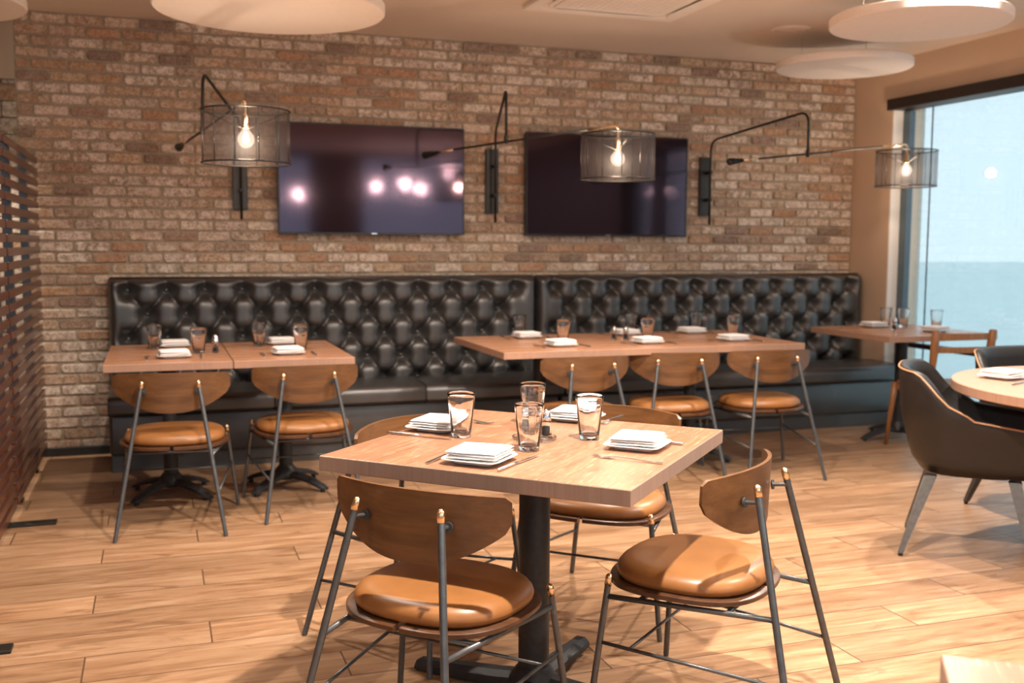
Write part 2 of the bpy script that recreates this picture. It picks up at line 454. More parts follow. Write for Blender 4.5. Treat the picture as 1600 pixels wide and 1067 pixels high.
# right wall: plaster pier, white jamb, then floor to ceiling glazing
struct('wall_right', bx(RX, RX+.30, 6.512, WALLY+.2, 0, CEIL), M['cream'])
struct('wall_right_upper', bx(RX, RX+.30, 2.44, 6.512, 2.425, CEIL), M['cream'])
struct('wall_right_near', bx(RX, RX+.30, BY, 2.44, 0, CEIL), M['darkwood_wall'])
struct('trim_1', bx(RX+.002, RX+.10, 6.500, 6.512, 0, 2.345), M['white_paint'])
fr = B(); 
box(fr, RX+.085, RX+.14, 6.430, 6.500, 0, 2.34, .003)
w1 = struct('window_1', fr, M['frame_blue'])
GX = RX+.115
p = obj('window_pane', bx(GX-.003, GX+.003, 2.45, 6.432, .04, 2.345), M['pane'], w1)
obj('solar_screen', bx(RX+.160, RX+.164, 2.45, 6.385, .02, 2.5), M['solar'], w1)
obj('screen_seam', bx(RX+.150, RX+.160, 6.262, 6.268, .02, 2.5), M['frame_blue'], w1)
f = obj('window_transom', bx(RX+.085, RX+.140, 2.45, 6.40, .575, .612, bev=.003), M['frame_dark'], w1)
f = obj('window_sill', bx(RX+.06, RX+.16, 2.45, 6.43, 0, .045, bev=.003), M['frame_dark'], w1)
for y, w_ in ((5.0-1.77, .13), (2.47, .03)):
    obj('window_mullion', bx(RX+.085, RX+.14, y-w_, y+w_, .04, 2.345, bev=.003), M['frame_dark'], w1)
struct('trim_2', bx(RX-.045, RX+.14, 2.41, 6.530, 2.345, 2.425, bev=.004), M['frame_dark'])
# outside the right glazing: paving, a column and an eaves beam
struct('ground', bx(RX+.15, 70, -40, 70, -.25, -.03), M['paving'])
# rear wall behind the camera, with its windows
zs = [(0, .4), (2.5, CEIL)]
rw = B(); xs = [LX] + [v for ab in REAR_WIN for v in ab] + [RX+.3]
for a, b in zip(xs[::2], xs[1::2]): box(rw, a, b, BY-.2, BY, 0, CEIL)
for a, b in REAR_WIN:
    box(rw, a, b, BY-.2, BY, 0, .4); box(rw, a, b, BY-.2, BY, 2.66, CEIL)
struct('wall_rear', rw, M['darkwood_wall'])
for i, (a, b) in enumerate(REAR_WIN):
    w = struct('window_%d' % (i+2), None or bx(a, b, BY-.12, BY-.10, .4, 2.66), M['pane'])
    obj('window_frame', box(bx(a, b, BY-.14, BY-.08, .4, .44), a, b, BY-.14, BY-.08, 2.62, 2.66), M['frame_dark'], w)
# ---------------------------------------------------------------- ceiling fittings
def disc(x, y, z, r, label):
    t = empty('acoustic_panel', (x, y, z), 0, label, 'ceiling panel', 'round acoustic panels under the ceiling')
    bm = B(); prof = [(r-.006, 0), (r, .006), (r, .044), (r-.006, .05)]
    lathe(bm, prof, 72); obj('felt_disc', bm, M['disc'], t, 'auto')
    for k in range(3):
        a = 2*PI*k/3+.4
        w = B(); tube(w, [(r*.62*math.cos(a), r*.62*math.sin(a), .048), (r*.62*math.cos(a), r*.62*math.sin(a), CEIL-z-.004)], .0025, 8)
        lathe(w, [(.012, .05), (.012, .056), (.004, .068)], 16, (r*.62*math.cos(a), r*.62*math.sin(a)))
        obj('hanging_wire', w, M['chrome'], t)
disc(.56, 5.25, 2.455, .553, 'large white round felt panel hanging above the drum lamp left of the televisions')
disc(4.34, 5.88, 2.50, .437, 'white round felt panel hanging nearest the right end of the brick wall')
disc(3.86, 4.60, 2.50, .458, 'white round felt panel cut by the top edge, nearest the big window')
disc(-1.05, 5.84, 2.50, .470, 'white round felt panel cut off by the left edge above the slatted screen')

t = empty('air_conditioner', (2.54, 5.33, CEIL), 0, 'white square air conditioning cassette with a grille set in the ceiling', 'air conditioner')
bm = B()
for a, b, c, d in ((-.48, .48, .40, .48), (-.48, .48, -.48, -.40), (-.48, -.40, -.40, .40), (.40, .48, -.40, .40)):
    box(bm, a, b, c, d, -.028, -.001, .004)
obj('frame', bm, M['ac_white'], t)
for i, (a, b, c, d) in enumerate(((-.30, .30, .36, .398), (-.30, .30, -.398, -.36), (-.398, -.36, -.30, .30), (.36, .398, -.30, .30))):
    obj('air_slot', bx(a, b, c, d, -.006, -.001), M['dark_slot'], t)
    v = bx(a+.002, b-.002, c+.004, d-.004, -.036, -.030, .002)
    obj('louvre_blade', v, M['ac_white'], t)
obj('grille_backing', bx(-.33, .33, -.33, .33, -.012, -.001), M['filter'], t)
bm = B()
for a, b, c, d in ((-.345, .345, .315, .345), (-.345, .345, -.345, -.315), (-.345, -.315, -.315, .315), (.315, .345, -.315, .315)):
    box(bm, a, b, c, d, -.032, -.002, .003)
for k in range(17):
    u = -.308+.0372*k
    box(bm, u, u+.021, -.32, .32, -.030, -.018); box(bm, -.32, .32, u, u+.021, -.0295, -.0185)
obj('grille', bm, M['ac_white'], t)

t = empty('ceiling_speaker', (3.90, 5.84, CEIL), 0, 'flat round white speaker set flush in the ceiling', 'speaker')
obj('rim', lathe(B(), [(.125, -.001), (.125, -.004), (.115, -.006), (.108, -.005), (.108, -.001)], 48), M['ac_white'], t, 'auto')
bm = B(); lathe(bm, [(.108, -.002), (.108, -.0045), (.06, -.0055), (.001, -.006)], 48); obj('grille', bm, M['disc'], t, True)

proto = None
for i, ((x, y), pw) in enumerate(zip(DOWN, DOWN_P)):
    if proto is None:
        proto = empty('ceiling_light', (x, y, CEIL), 0, None, 'ceiling light', 'recessed ceiling lights')
        obj('trim_ring', lathe(B(), [(.062, -.001), (.062, -.006), (.048, -.010), (.045, -.001)], 32), M['ac_white'], proto, 'auto')
        obj('lens', lathe(B(), [(.044, -.001), (.044, -.004), (.001, -.0045)], 32), M['lens'], proto)
        o = proto
    else:
        o = copy_tree(proto); o.location = (x, y, CEIL)
    o['label'] = 'small round recessed light flush in the cream ceiling'
    l = bpy.data.lights.new('ceiling_lamp', 'SPOT'); l.energy = pw; l.color = (1.0, .88, .76)
    l.spot_size = math.radians(84 if y > 6 else 150); l.spot_blend = .6; l.shadow_soft_size = .035
    lo = bpy.data.objects.new('ceiling_lamp', l); COL.objects.link(lo); lo.location = (x, y, CEIL-.02)

# bare pendant bulbs over the bar behind the camera, most seen mirrored in the two televisions
PEND = [(3.79, -1.5, 2.20), (3.32, -.5, 2.21), (3.12, -1.5, 2.22), (3.95, -.5, 2.37), (1.97, -1.5, 2.08), (-.6, -1.0, 2.2)]  # last one unseen, added as fill light for wall and ceiling
pp = None
for i, (x, y, z) in enumerate(PEND):
    if pp is None:
        pp = empty('pendant_light', (x, y, z), 0, 'bare bulb hanging on a black cord behind the camera, mirrored in the television except one added fill', 'pendant light', 'bare pendant bulbs behind the camera')
        obj('bulb', lathe(B(), [(.001, -.045), (.025, -.038), (.038, -.012), (.034, .015), (.015, .045), (.013, .06)], 20), M['bulb_glass'], pp, True)
        obj('filament', lathe(B(), [(.001, -.02), (.010, -.012), (.010, .02), (.002, .03)], 12), M['filament_dim'], pp, True)
        obj('socket', lathe(B(), [(.017, .055), (.019, .06), (.019, .10), (.004, .115)], 16), M['brass'], pp, True)
        obj('cord', tube(B(), [(0, 0, .11), (0, 0, .5)], .003, 8), M['matte_black'], pp)
    else:
        c = copy_tree(pp); c.location = (x, y, z)
    l = bpy.data.lights.new('pendant_glow', 'POINT'); l.energy = 8.5; l.color = (1, .88, .76); l.shadow_soft_size = .022
    lo = bpy.data.objects.new('pendant_glow', l); COL.objects.link(lo); lo.location = (x, y, z-.05)

# ---------------------------------------------------------------- televisions
def television(x0, x1, z0, z1, label):
    cx, cz = (x0+x1)/2, (z0+z1)/2; w, h = (x1-x0)/2, (z1-z0)/2
    t = empty('television', (cx, WALLY-.075, cz), 0, label, 'television', 'wall mounted televisions')
    obj('housing', bx(-w, w, 0, .035, -h, h, .004), M['bezel'], t)
    obj('back_cover', bx(-w*.6, w*.6, .035, .060, -h*.6, h*.6, .006), M['bezel'], t)
    bm = B()
    for a, b, c, d in ((-w, w, -h, -h+.014), (-w, w, h-.009, h), (-w, -w+.009, -h+.014, h-.009), (w-.009, w, -h+.014, h-.009)):
        box(bm, a, b, -.006, .001, c, d, .0015)
    obj('bezel', bm, M['bezel'], t)
    obj('screen', bx(-w+.008, w-.008, -.002, .001, -h+.013, h-.008), M['screen'], t)
    obj('logo_badge', bx(-.018, .018, -.0075, -.0055, -h+.003, -h+.011, .001), M['chrome'], t)
television(.760, 2.018, 1.394, 2.118, 'wide black wall television left of the middle swing arm lamp')
television(2.470, 3.737, 1.394, 2.116, 'wide black wall television between the middle and right swing arm lamps')

# ---------------------------------------------------------------- banquette seating
def banquette(x0, x1, bx0, nb, sp, label, left_end, right_end):
    t = empty('banquette', ((x0+x1)/2, 6.5, 0), 0, label, 'banquette', 'black tufted banquette sections along the brick wall')
    ox = (x0+x1)/2; a = x0-ox; b = x1-ox; oy = 6.5
    ZB, ZT = .40, 1.112
    rows = [(1.038-.15*k, .5*(k % 2)) for k in range(5)]
    btn = []
    for z, o in rows:
        n = nb if o == 0 else nb-1
        for k in range(n): btn.append((bx0-ox+sp*(k+o), z))
    # button tufted back: puffed cushions between diamond creases that meet at the buttons
    nx = int((b-a)/.0105); nz = 78
    bm = B(); V = []
    zlow = rows[-1][0]; ztop = rows[0][0]
    for j in range(nz+1):
        z = ZB+(ZT-ZB)*j/nz; row = []
        for i in range(nx+1):
            x = a+(b-a)*i/nx
            xx = (x-(bx0-ox))/sp; zz = (z-ztop)/.15
            zc = max(-4, min(0, zz))
            u = xx+zc/2; v = xx-zc/2
            cu = abs(math.sin(PI*u)); cv = abs(math.sin(PI*v))
            if zz > 0 or zz < -4:     # vertical pleats above the top row and below the last one
                cr = abs(math.sin(PI*xx)); puff = (cr**.55)*.7+.3
                d = min(math.hypot(x-q[0], z-q[1]) for q in btn if abs(q[0]-x) < sp) if any(abs(q[0]-x) < sp for q in btn) else .3
            else:
                puff = 1-(1-min(1, (cu*cv)**.45*1.12))**1.6
                d = min([math.hypot(x-q[0], z-q[1]) for q in btn if abs(q[0]-x) < sp] or [.3])
            out = x < bx0-ox or x > bx0-ox+sp*(nb-1)
            if out: 
                e = (bx0-ox-x) if x < bx0-ox else x-(bx0-ox+sp*(nb-1))
                puff = puff+(1-puff)*min(1, e/.06)
            hole = 1-math.exp(-(d/.046)**2.2)
            depth = hole*(.030+.052*puff**.9)
            # roll away to the top, to the ends and into the seat
            et = min(1, (ZT-z)/.045); ee = min(1, min((x-a), (b-x))/.05)
            depth *= (1-(1-et)**2)**.5 if et < 1 else 1
            depth *= (1-(1-ee)**2)**.5 if ee < 1 else 1
            row.append(bm.verts.new((x, 6.815-oy-depth, z)))
        V.append(row)
    for j in range(nz):
        for i in range(nx): bm.faces.new((V[j][i], V[j][i+1], V[j+1][i+1], V[j+1][i]))
    back = obj('tufted_backrest', bm, M['leather'], t, True)
    fr_ = bx(a, b, 6.815-oy, WALLY-.014-oy, .02, ZT+.002, .012)
    obj('back_frame', fr_, M['leather'], t, 'auto')
    obj('top_piping', tube(B(), [(a+.01, 6.818-oy, ZT+.002), (b-.01, 6.818-oy, ZT+.002)], .008, 10), M['leather'], t, True)
    b0 = None
    for x, z in btn:
        if b0 is None:
            b0 = obj('tufting_button', lathe(B(), [(.001, .010), (.007, .009), (.012, .004), (.013, -.001)], 14), M['leather'], back, True)
            c = b0
        else:
            c = b0.copy(); COL.objects.link(c)
        c.rotation_euler = (PI/2, 0, 0); c.location = (x, 6.812-oy, z)
    # seat cushion with a rolled front
    nseg = max(2, round((b-a)/.92)); sw = (b-a)/nseg
    for k in range(nseg):
        s0, s1 = a+k*sw+.002, a+(k+1)*sw-.002
        prof = []
        for i in range(9):
            q = PI/2*i/8; prof.append((6.235-oy-.045*math.sin(q)+.0, .415+.045*math.cos(q)))
        prof = [(6.79-oy, .445), (6.60-oy, .462)]+[(y+.01, z) for y, z in prof]+[(6.205-oy, .365), (6.235-oy, .342), (6.79-oy, .342)]
        rings = []
        for x, s in ((s0, .985), (s0+.012, 1), (s1-.012, 1), (s1, .985)):
            cy = 6.5-oy; rings.append([(x, cy+(y-cy)*s, .40+(z-.40)*(s if s == 1 else .86)) for y, z in prof])
        obj('seat_cushion', loft(B(), rings), M['leather'], t, 'auto')
    obj('base', bx(a+.005, b-.005, 6.30-oy, 6.80-oy, .10, .342, .02, 3), M['leather'], t, 'auto')
    obj('plinth', bx(a+.01, b-.01, 6.33-oy, 6.80-oy, 0, .10, .004), M['leather'], t)
    return t
banquette(-.283, 2.506, -.174, 12, .2300, 'left section of the black button tufted banquette, behind the pair of small tables', True, False)
banquette(2.514, 5.235, 2.640, 12, .2248, 'right section of the black button tufted banquette, reaching the plaster corner by the window', False, True)

# ---------------------------------------------------------------- slatted wooden screens
def screen(y0, y1, label, feet):
    t = empty('slatted_screen', (-.67, (y0+y1)/2, 0), 0, label, 'room divider', 'slatted wooden room dividers')
    h = (y1-y0)/2
    s0 = None
    for k in range(27):
        z = .065+.0668*k
        if s0 is None: s0 = obj('slat', bx(-.010, .010, -h, h, 0, .040, .003), M['cherry'], t); c = s0
        else: c = s0.copy(); COL.objects.link(c)
        c.location = (0, 0, z)
        
    for y, reach in feet:
        y -= (y0+y1)/2
        obj('post', bx(-.055, -.012, y-.022, y+.022, .012, 1.83, .003), M['steel'], t)
        obj('foot', bx(-.24, reach, y-.035, y+.035, 0, .012, .003), M['matte_black'], t)
    return t
screen(5.42, 6.86, 'dark red slatted wood screen against the brick wall, further one of two', ((5.78, -.01), (6.50, -.01)))
screen(3.28, 5.36, 'dark red slatted wood screen nearer the camera, cut by the left edge', ((5.27, .19), (3.64, .19)))

# ---------------------------------------------------------------- dining chairs
def make_chair():
    t = empty('dining_chair'); t['category'] = 'chair'
    RF = (.24, -.326, 0); RT = (.125, -.171, .690); FF = (.283, .247, 0); FT = (.234, .210, .412)
    def cap(parent, p, d):
        bm = B(); d = Vector(d).normalized(); p = Vector(p)
        r = .0105; pts = [p-d*.002]+[p+d*.020]+[p+d*(.020+.012*math.sin(a)) for a in (PI/8, PI/4, 3*PI/8)]+[p+d*.0322]
        rr = [r, r, r*math.cos(PI/8), r*math.cos(PI/4), r*math.cos(3*PI/8), .0008]
        tube(bm, pts, rr, 16); obj('brass_cap', bm, M['brass'], parent, True)
    for s in (-1, 1):
        a = Vector((s*RF[0], RF[1], RF[2])); b = Vector((s*RT[0], RT[1], RT[2])); d = (b-a).normalized()
        bm = tube(B(), [a+d*.006, b-d*.018], .0098, 16); tube(bm, [a, a+d*.008], .0088, 12)
        leg = obj('leg', bm, M['steel'], t, 'auto'); cap(leg, b-d*.018, d)
        a = Vector((s*FF[0], FF[1], 0)); b = Vector((s*FT[0], FT[1], FT[2])); d = (b-a).normalized()
        bm = tube(B(), [a+d*.006, b-d*.018], .0092, 16); tube(bm, [a, a+d*.008], .0082, 12)
        leg = obj('leg', bm, M['steel'], t, 'auto'); cap(leg, b-d*.018, d)
    def on(a, b, z):
        k = (z-a[2])/(b[2]-a[2]); return Vector((a[0]+(b[0]-a[0])*k, a[1]+(b[1]-a[1])*k, z))
    R3, F3 = on(RF, RT, .362), on(FF, FT, .362)
    R2, F2 = on(RF, RT, .195), on(FF, FT, .233)
    for s in (-1, 1):
        m_ = lambda v: Vector((s*v.x, v.y, v.z))
        obj('side_rail', tube(B(), [m_(F3), m_(R3)], .0078, 12), M['steel'], t, True)
        obj('stretcher', tube(B(), [m_(F2), m_(R2)], .0052, 10), M['steel'], t, True)
        # short stub from rod to backrest, with a round flange
        p = Vector((s*.127, -.178, .655)); q = Vector((s*.122, -.134, .650))
        bm = tube(B(), [p, q], .0058, 12); tube(bm, [q+(p-q).normalized()*.006, q], .014, 20)
        obj('bracket', bm, M['steel'], t, 'auto')
    C = F2.lerp(R2, .17)
    obj('cross_stretcher', tube(B(), [Vector((-C.x, C.y, C.z)), Vector((C.x, C.y, C.z))], .0045, 10), M['steel'], t, True)
    for k, y in enumerate((.12, -.12)):
        kk = (y-F3.y)/(R3.y-F3.y); x = F3.x+(R3.x-F3.x)*kk
        obj('seat_bar', tube(B(), [(-x, y, .362), (x, y, .362)], .0075, 10), M['steel'], t, True)
    # moulded plywood seat shell: two leaves parted at the middle of the front and the rear
    for s in (-1, 1):
        N = 30; outl = []
        a, bb, e = .252, .228, 2.5
        for k in range(N+1):
            th = -PI/2+PI*k/N
            c_, s_ = math.cos(th), math.sin(th)
            outl.append((a*abs(c_)**(2/e), .045+bb*math.copysign(abs(s_)**(2/e), s_)))
        outl = [(max(x, .009), y) for x, y in outl]
        inner = [(.010, outl[-1][1]-.028), (.028, .20), (.028, -.11), (.010, outl[0][1]+.028)]
        ring = [(s*x, y) for x, y in outl] + [(s*x, y) for x, y in [(.012, outl[-1][1]-.002)][:0]] + [(s*x, y) for x, y in inner]
        bm = B()
        def zz(x, y): return .385 + .16*max(0, abs(x)-.13)**2*3 + .10*max(0, y-.20) 
        n = len(ring)
        rings = []
        for dz, sh in ((-.008, .004), (-.0055, 0), (.0055, 0), (.008, .004)):
            rr = []
            for x, y in ring:
                L = math.hypot(x, y-.045) or 1; k = (L-sh)/L
                X, Y = x*k, .045+(y-.045)*k; rr.append((X, Y, zz(X, Y)+dz))
            rings.append(rr)
        # side skin
        Vt = [[bm.verts.new(p) for p in r] for r in rings]
        for A_, B_ in zip(Vt, Vt[1:]):
            for i in range(n): bm.faces.new((A_[i], A_[(i+1) % n], B_[(i+1) % n], B_[i]))
        for lay_, zo in ((Vt[0], -.008), (Vt[-1], .008)):
            cv = bm.verts.new((s*.11, .045, .385+zo))
            for i in range(n): bm.faces.new((lay_[i], lay_[(i+1) % n], cv))
        obj('seat_shell', bm, M['shell'], t, 'auto')
    # upholstered seat cushion, domed with a soft rim
    bm = B(); rings = []
    for z, k in ((.394, .90), (.396, .955), (.404, .99), (.415, 1.0), (.427, .985), (.438, .945), (.446, .88), (.451, .78), (.4545, .62), (.456, .42), (.4565, .2)):
        rings.append([(x, y, z) for x, y in superell(.232*k, .212*k, 56, 2.5, 0, .045)])
    loft(bm, rings)
    obj('seat_cushion', bm, M['tan'], t, True)
    # curved plywood backrest
    bm = B(); nu, nv = 36, 12; T = .0055
    def bp(u, v, side):
        x = u*.262
        top = .735-.010*abs(u)**2
        au = abs(u)
        low = .546+.100*au**2.3 + (0 if au < .93 else ((au-.93)/.07)**2*.016)
        if au > .94: top -= ((au-.94)/.06)**2*.012
        z = low+(top-low)*v
        y = -.140+.078*au**2.0 - .035*(z-.64)
        ny = Vector((-u*.60, 1, .0)).normalized()
        return Vector((x, y, z))+ny*T*side
    G = {}
    for sd in (-1, 1):
        for i in range(nu+1):
            for j in range(nv+1): G[sd, i, j] = bm.verts.new(bp(-1+2*i/nu, j/nv, sd))
    for sd in (-1, 1):
        for i in range(nu):
            for j in range(nv): bm.faces.new((G[sd, i, j], G[sd, i+1, j], G[sd, i+1, j+1], G[sd, i, j+1]))
    for i in range(nu):
        for j in (0, nv): bm.faces.new((G[-1, i, j], G[-1, i+1, j], G[1, i+1, j], G[1, i, j]))
    for j in range(nv):
        for i in (0, nu): bm.faces.new((G[-1, i, j], G[-1, i, j+1], G[1, i, j+1], G[1, i, j]))
    obj('backrest', bm, M['ply'], t, 'auto')
    return t
chair = make_chair()
CH = [
 (.672, 2.559, -.822, 'tan and walnut chair at the square front table, its back to the camera', 'chairs around the front table'),
 (1.486, 2.549, .697, 'tan and walnut chair on the right side of the front table, half its seat lit', 'chairs around the front table'),
 (1.536, 3.407, 2.406, 'tan and walnut chair on the far side of the square front table, facing the camera', 'chairs around the front table'),
 (.837, 3.358, -2.478, 'tan and walnut chair on the left side of the square front table, half hidden', 'chairs around the front table'),
 (.063, 5.134, -.094, 'tan and walnut chair at the banquette table nearest the slatted screen', 'chairs along the banquette tables'),
 (.693, 5.26, .034, 'tan and walnut chair at the second banquette table from the slatted screen', 'chairs along the banquette tables'),
 (2.193, 5.215, .04, 'leftmost of the three tan and walnut chairs at the long banquette table', 'chairs along the banquette tables'),
 (2.785, 5.27, -.20, 'middle one of the three tan and walnut chairs at the long banquette table', 'chairs along the banquette tables'),
 (3.375, 5.238, -.09, 'rightmost of the three tan and walnut chairs at the long banquette table', 'chairs along the banquette tables'),
]
for i, (x, y, a, lab, grp) in enumerate(CH): place(chair, i > 0, (x, y, 0), a, lab, grp)


# ---------------------------------------------------------------- tables
def top_with_edge(parent, hw, hd, z0, z1, mt, me):
    bm = bx(-hw, hw, -hd, hd, z0, z1, .0025, 2)
    for f in bm.faces:
        if abs(f.normal.z) < .5: f.material_index = 1
    return obj('tabletop', bm, [mt, me], parent)
def flat_base(t, L):
    bm = B(); lathe(bm, [(.046, .03), (.046, .70)], 32); obj('column', bm, M['iron'], t, 'auto')
    bm = lathe(B(), [(.075, .028), (.075, .045), (.055, .075), (.047, .085)], 32); obj('hub', bm, M['iron'], t, 'auto')
    for k in range(4):
        a = k*PI/2; d = Vector((math.cos(a), math.sin(a), 0)); n = Vector((-d.y, d.x, 0)); rings = []
        for s, w, zt, zb in ((.03, .040, .062, .012), (.12, .038, .052, .010), (L-.06, .032, .038, .006), (L-.012, .030, .034, .004), (L, .026, .028, .006)):
            p = d*s; rings.append([tuple(p+n*w+Vector((0, 0, zb))), tuple(p+n*w+Vector((0, 0, zt-.014))), tuple(p+n*(w*.45)+Vector((0, 0, zt))), tuple(p-n*(w*.45)+Vector((0, 0, zt))), tuple(p-n*w+Vector((0, 0, zt-.014))), tuple(p-n*w+Vector((0, 0, zb)))])
        bm = loft(B(), rings); lathe(bm, [(.014, 0), (.014, .008)], 12, (d.x*(L-.04), d.y*(L-.04)))
        obj('foot', bm, M['iron'], t)
    obj('top_plate', lathe(B(), [(.14, .695), (.14, .703), (.05, .712), (.05, .718)], 32), M['iron'], t, 'auto')
def arched_base(t, L, rot=PI/4, x=0, y=0, r=.036, ztop=.72):
    c = Vector((x, y, 0))
    obj('column', lathe(B(), [(r, .08), (r, ztop)], 28, (x, y)), M['iron'], t, 'auto')
    obj('hub', lathe(B(), [(.05, .05), (.062, .07), (.055, .105), (r+.004, .125)], 28, (x, y)), M['iron'], t, 'auto')
    for k in range(4):
        a = rot+k*PI/2; d = Vector((math.cos(a), math.sin(a), 0)); n = Vector((-d.y, d.x, 0)); rings = []
        for i in range(9):
            u = i/8; s = .03+(L-.03)*u; zc = .082-.060*u**1.9; th = .020-.006*u; w = .034-.008*u
            if i == 8: th *= .5; w *= .7
            p = c+d*s; zb = max(.002, zc-th)
            rings.append([tuple(p+n*w+Vector((0, 0, zb))), tuple(p+n*w+Vector((0, 0, zc))), tuple(p+n*(w*.5)+Vector((0, 0, zc+th*.6))), tuple(p-n*(w*.5)+Vector((0, 0, zc+th*.6))), tuple(p-n*w+Vector((0, 0, zc))), tuple(p-n*w+Vector((0, 0, zb)))])
        bm = loft(B(), rings); q = c+d*(L-.025); lathe(bm, [(.013, 0), (.013, .02)], 12, (q.x, q.y))
        obj('foot', bm, M['iron'], t, 'auto')
    obj('top_plate', bx(x-.12, x+.12, y-.12, y+.12, ztop-.006, ztop, .002), M['iron'], t)
TA = math.radians(-44.3)
t = empty('dining_table', (1.040, 2.805, 0), TA, 'square oak table in the middle foreground, set for four', 'table')
top_with_edge(t, .4475, .4475, .718, .760, M['oak_front'], M['oak_edge']); flat_base(t, .40)
t = empty('dining_table', (1.142, .520, 0), math.radians(-36), 'blurred corner of an oak table at the bottom right, nearest the camera', 'table')
top_with_edge(t, .4475, .4475, .718, .760, M['oak_front'], M['oak_edge']); flat_base(t, .40)
for x0, x1, lab in ((-.250, .344, 'small brown oak banquette table next to the slatted screen'), (.348, .945, 'small brown oak banquette table, second from the slatted screen')):
    t = empty('dining_table', ((x0+x1)/2, 5.675, 0), 0, lab, 'table', 'brown oak tables along the banquette')
    h = (x1-x0)/2; top_with_edge(t, h, .485, .722, .760, M['oak_back'], M['oak_edge_back']); arched_base(t, .27)
t = empty('dining_table', (2.68, 5.67, 0), 0, 'long brown oak banquette table set for six, with three chairs', 'table', 'brown oak tables along the banquette')
top_with_edge(t, .94, .49, .722, .760, M['oak_back'], M['oak_edge_back'])
arched_base(t, .27, x=-.55); arched_base(t, .27, x=.45)
t = empty('dining_table', (4.82, 5.80, 0), 0, 'small brown oak table at the window end of the banquette', 'table', 'brown oak tables along the banquette')
top_with_edge(t, .43, .42, .722, .760, M['oak_back'], M['oak_edge_back']); arched_base(t, .30, 0, .03, .02, .040)
t = empty('round_table', (3.874, 3.156, 0), 0, 'round oak table at the right edge between the leather armchairs', 'table')
bm = lathe(B(), [(.742, .718), (.747, .722), (.747, .757), (.744, .760)], 96)
for f_ in bm.faces:
    if abs(f_.normal.z) < .5: f_.material_index = 1
obj('tabletop', bm, [M['oak_front'], M['oak_edge_back']], t, 'auto'); arched_base(t, .44, .35, r=.05, ztop=.717)

# ---------------------------------------------------------------- armchairs
def make_armchair():
    t = empty('armchair'); t['category'] = 'armchair'
    S = []; N = 44
    def plan(u, k):            # u from -1 (front of right arm) round the back to +1
        a = u*PI*.5
        W_, Bk = .300*k, .275*k
        if abs(u) > .50:
            s = (abs(u)-.50)/.50; x = math.copysign(W_*(1-.03*s), u); y = -.03*k+.30*s-.0
            return x, y
        th = u/.50*PI/2
        e = 2.9
        x = W_*math.copysign(abs(math.sin(th))**(2/e), th); y = -.03*k-Bk*abs(math.cos(th))**(2/e)
        return x, y
    def ztop(u):
        a = abs(u)
        if a < .27: return .808-.008*(a/.27)**2
        if a < .56:
            s = (a-.27)/.29; s = s*s*(3-2*s); return .800-.190*s
        return .610-.035*(a-.56)/.44
    bm = B(); rows = []
    for i in range(N+1):
        u = -1+2*i/N; zt = ztop(u); zb = .365; col = []
        for j in range(9):     # outside, bottom to top
            v = j/8; z = zb+(zt-zb)*v; k = .70+.30*min(1, (z-zb)/.26)**.55
            k += max(0, (z-.60))*.20 if abs(u) < .5 else 0
            x, y = plan(u, k); col.append((x, y, z))
        x, y = plan(u, k-.045); col.append(((x+col[-1][0])/2, (y+col[-1][1])/2, zt+.010))
        for j in range(8, -1, -1):
            v = j/8; z = .40+(zt-.40)*v; kk = .70+.30*min(1, (z-zb)/.26)**.55+(max(0, (z-.60))*.20 if abs(u) < .5 else 0)
            x, y = plan(u, kk-.125); col.append((x, y, z))
        rows.append(col)
    loft(bm, rows)
    sh = obj('seat_shell', bm, M['brown_leather'], t, True)
    pts = []
    for i in range(N+1):
        u = -1+2*i/N; zt = ztop(u); k = 1.0+(max(0, zt-.60)*.20 if abs(u) < .5 else 0); x, y = plan(u, k+.004); pts.append((x, y, zt+.002))
    obj('edge_welt', tube(B(), pts, .0045, 8), M['welt'], t, True)
    bm = B(); rings = []
    for z, k in ((.350, .58), (.354, .64), (.385, .70), (.40, .70)): rings.append([(x, y, z) for x, y in superell(.285*k, .285*k, 40, 3.4, 0, .0)])
    loft(bm, rings); obj('seat_pan', bm, M['brown_leather'], t, 'auto')
    bm = B(); rings = []
    for z, k in ((.40, .93), (.41, .985), (.435, 1), (.455, .985), (.468, .93), (.474, .80), (.477, .5)): rings.append([(x, y, z) for x, y in superell(.232*k, .245*k, 44, 3.4, 0, .03)])
    loft(bm, rings); obj('seat_cushion', bm, M['brown_leather'], t, True)
    for sx in (-1, 1):
        for sy in (-1, 1):
            a = Vector((sx*.17, sy*.165, .352)); b = Vector((sx*.245, sy*.25+(-.02 if sy < 0 else 0), .012))
            rings = []
            for p, w in ((a, .026), (b, .0125)):
                rings.append([tuple(p+Vector((dx*w, dy*w, 0))) for dx, dy in ((-1, -1), (1, -1), (1, 1), (-1, 1))])
            bm = loft(B(), rings); bmesh.ops.bevel(bm, geom=bm.edges[:], offset=.003, segments=2, affect='EDGES')
            lg = obj('leg', bm, M['gunmetal'], t, 'auto'); obj('foot_pad', lathe(B(), [(.010, 0), (.010, .013)], 12, (b.x, b.y)), M['matte_black'], lg)
    return t
arm = make_armchair()
place(arm, False, (3.385, 3.575, 0), math.atan2(-.68, .73)-PI/2, 'large dark brown leather armchair at the round table, closest to the camera', 'leather armchairs at the round table')
place(arm, True, (4.205, 3.945, 0), PI, 'dark brown leather armchair behind the round table, in front of the window', 'leather armchairs at the round table')

